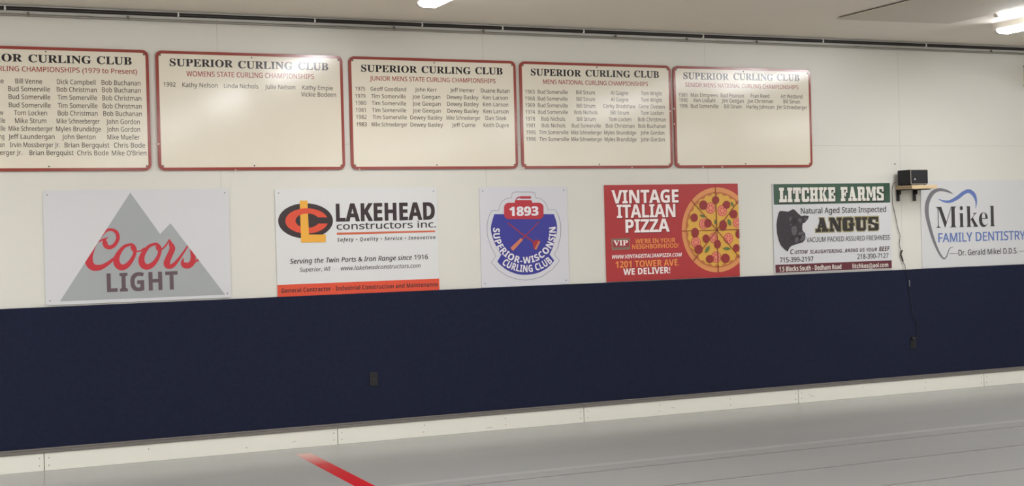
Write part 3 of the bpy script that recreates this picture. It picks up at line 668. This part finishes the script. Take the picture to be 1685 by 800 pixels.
# --- dentistry sign
X0 = at(1514.4, 300, YS)[0]; X1 = X0+1.43
t = sheet('dentistry_sign', X0, X1, CZ-.47, CZ+.43, mat('sheet_white_grey', (205, 205, 204), rough=.42), 'white sign with tooth outline reading Mikel FAMILY DENTISTRY, cut by right edge', r=.004, screws=False)
cv = zone(1460, 255, 4.0, L(1))
gr = mat('dentist_grey', (112, 110, 114), rough=.4); dg = mat('dentist_dark', (54, 52, 50), rough=.4); db = mat('dentist_blue', (92, 114, 172), rough=.4)
m_ = MB(); m_.ribbon(smooth_path([(434,259,2),(400,240,14),(345,229,20),(298,250,26),(266,310,27),(260,380,25),(276,460,22),(302,550,18),(334,630,14),(360,672,11),(377,683,9),(392,665,7),(402,635,6),(415,612,5),(434,607,3)], 6), L(1), cv); m_.build('tooth_outline', gr, t)
m_ = MB(); m_.ribbon(smooth_path([(336,290,2),(370,304,12),(410,307,18),(460,283,24),(505,249,24),(540,239,25),(570,262,24),(585,305,12),(583,352,2)], 6), L(1), cv); m_.build('tooth_crown_stroke', db, t)
text_part('name_lettering', dg, t, L(2), [line(cv, 'Mikel', 320, 482, 709, 471, 140, 'serif', off=-.010, sp=1.02)])
text_part('blue_lettering', db, t, L(1), [line(cv, 'FAMILY DENTISTRY', 338, 576, 908, 556, 58, 'sans', off=.018)])
text_part('doctor_lettering', dg, t, L(1), [line(cv, 'Dr. Gerald Mikel D.D.S.', 470, 662, 858, 648, 36, 'sans', off=.012)])
art(t, 'rule_line', dg, cv, [[(408,649),(468,647),(468,650),(408,652)], [(864,632),(926,630),(926,633),(864,635)]], 1)

# ------------------------------------------------------------------ shelf with speaker
SX0, SX1, SD = 9.168, 9.486, .262
ST, SB = CZ+.379, CZ+.342
wood = mat('pale_wood', (206, 182, 142), rough=.55, noise=.10, nscale=18)
MBs = MB().box(SX0, SX1, -SD, -.0115, SB, ST)
t = empty('wall_shelf', (SX0, 0, SB), 'small pale wooden shelf on two black brackets beside the farm sign', 'shelf')
MBs.build('shelf_board', wood, t, bevel=.002)
MB().box(SX0-.0015, SX0, -SD+.002, -.012, SB+.002, ST-.002).build('board_end_grain', mat('end_grain', (168, 148, 116), rough=.7), t)
bk = mat('bracket_black', (26, 24, 26), rough=.5)
for bx in (9.176, 9.386):
    MB().box(bx, bx+.038, -.018, -.0102, CZ+.225, SB-.004).box(bx, bx+.038, -.235, -.0102, SB-.010, SB-.0005).box(bx+.015, bx+.023, -.06, -.018, SB-.05, SB-.010).build('bracket', bk, t, bevel=.002)
t = empty('bluetooth_speaker', (9.19, -.2, ST), 'black box speaker standing on the small wooden shelf', 'speaker')
t.name = 'box_speaker'
bx0, bx1 = 9.163, 9.384
spk = mat('speaker_black', (24, 23, 26), rough=.7, noise=.2, nscale=80, bump=.3, bscale=300)
MB().box(bx0, bx1, -.243, -.05, ST+.0055, CZ+.535).build('cabinet', spk, t, bevel=.008)
MB().box(bx0+.010, bx1-.004, -.250, -.2435, ST+.018, CZ+.530).build('grille', mat('grille_black', (30, 29, 32), rough=.8, bump=.6, bscale=500), t, bevel=.003)
bez = rrect(bx0+.003, bx1-.001, ST+.008, CZ+.535, .012); bin_ = rrect(bx0+.009, bx1-.0055, ST+.015, CZ+.531, .009)
MB().ring(bez, bin_, -.2465, -.2435).build('trim_ring', mat('trim_silver', (170, 164, 152), rough=.35, metal=.4), t)
MB().prism(ell(bx0+.052, CZ+.438, .0085, .0085, 14), -.2535, -.2500).build('badge', mat('badge_silver', (205, 202, 196), rough=.3), t)
for fx in (bx0+.02, bx1-.035):
    for fy in (-.225, -.075): MB().box(fx, fx+.015, fy-.007, fy+.007, ST+.0003, ST+.0058).build('foot', bk, t)
# power cord
def wp(px, py, Y): x, z = at(px, py, Y); return (x, Y, z)
zc = lambda x, y: (1460+x/4, 255+y/4)
z7 = lambda x, y: (1440+x/3.335, 400+y/3.335)
path = [(zc(62,176), -.05), (zc(46,184), -.035), (zc(36,205), -.02), (zc(32,240), -.016), (zc(35,320), -.015), (zc(47,375), -.015), (zc(57,420), -.016), (zc(68,480), -.016), (zc(84,530), -.016), (zc(80,590), -.018), (zc(88,625), -.02),
        (zc(98,690), -.018), (zc(112,722), -.016), (z7(162,118), -.02), (z7(168,150), -.036), (z7(174,180), -.037), (z7(186,205), -.038), (z7(184,245), -.038), (z7(192,300), -.037), (z7(200,345), -.037), (z7(201,385), -.038), (z7(213,410), -.038), (z7(228,435), -.037), (z7(231,480), -.038), (z7(236,510), -.045), (z7(222,522), -.062), (z7(210,523), -.058)]
pts = smooth_path([wp(p[0], p[1], y) for p, y in path], 5)
t = empty('power_cord', pts[0], 'thin black power cord hanging from the speaker down to the outlet', 'cord')
MB().tube(pts, .0032, 6).build('cord', mat('cord_black', (30, 27, 28), rough=.5), t, smooth=True)
tw = [wp(*zc(a, b_), -.02) for a, b_ in ((100,628),(92,640),(90,660),(97,680),(104,704))]
MB().tube(smooth_path(tw, 4), [.003]+[.0085]*15+[.003], 8).build('cord_bundle', mat('cord_brown', (62, 48, 44), rough=.6), t, smooth=True)
q = wp(*z7(188, 215), -.040)
MB().box(q[0]-.006, q[0]+.006, -.044, -.034, q[2]-.045, q[2]+.02).build('cord_tag', mat('tag_grey', (104, 106, 112), rough=.4), t, bevel=.002)
q = wp(*z7(208, 524), -.05)
MB().box(q[0]-.016, q[0]+.022, -.066, -.0385, q[2]-.012, q[2]+.012).build('plug', bk, t, bevel=.004)

# ------------------------------------------------------------------ outlets on the padding
ob = mat('outlet_dark', (19, 15, 19), rough=.6); oi = mat('outlet_inner', (12, 10, 13), rough=.5)
def outlet(px, py, label):
    x, z = at(px, py, -.034)
    t = empty('wall_outlet', (x, -.03, z), label, 'outlet')
    MB().prism(rrect(x-.035, x+.035, z-.057, z+.057, .005, 3), -.036, -.0295).build('cover_plate', ob, t)
    for dz in (-.020, .020):
        MB().prism(rrect(x-.017, x+.017, z+dz-.0145, z+dz+.0145, .006, 3), -.0378, -.0355).build('receptacle', oi, t)
    MB().prism(ell(x, z, .003, .003, 8), -.0385, -.0355).build('screw', mat('outlet_screw', (150, 146, 142), rough=.3, metal=.6), t)
    return t, x, z
outlet(615, 624, 'dark wall outlet alone in the navy padding, below the construction sign')
outlet(1503, 564, 'dark wall outlet in the navy padding with the speaker cord plugged in')

# nail hole mark and pale box at the frame's right edge
x, z = at(1472, 270)
tag(MB().tube([(x, -.001, z), (x, -.012, z-.001)], [.006, .0045], 8).build('wall_screw', mat('nail_grey', (96, 88, 80), rough=.4, metal=.4)), 'small grey screw in the white wall above the shelf', 'screw')
x, zt = at(1683, 109); _, zb = at(1683, 141.5)
t = empty('wall_box', (x, 0, zb), 'pale box mounted high on the wall, cut by right edge', 'wall box')
MB().box(x, x+.8, -.19, -.001, zb+.004, zt-.004).build('casing', mat('heater_cream', (214, 208, 192), rough=.4), t, bevel=.012)
MB().box(x-.002, x+.802, -.192, -.001, zt-.004, zt+.002).box(x-.002, x+.802, -.192, -.001, zb-.002, zb+.004).build('edge_trim', mat('heater_trim', (120, 104, 84), rough=.4), t)
for i in range(5):
    MB().box(x+.08, x+.72, -.194, -.189, zb+.03+i*.022, zb+.036+i*.022).build('louvre', mat('heater_slot', (90, 84, 76), rough=.5), t)
flush_text()
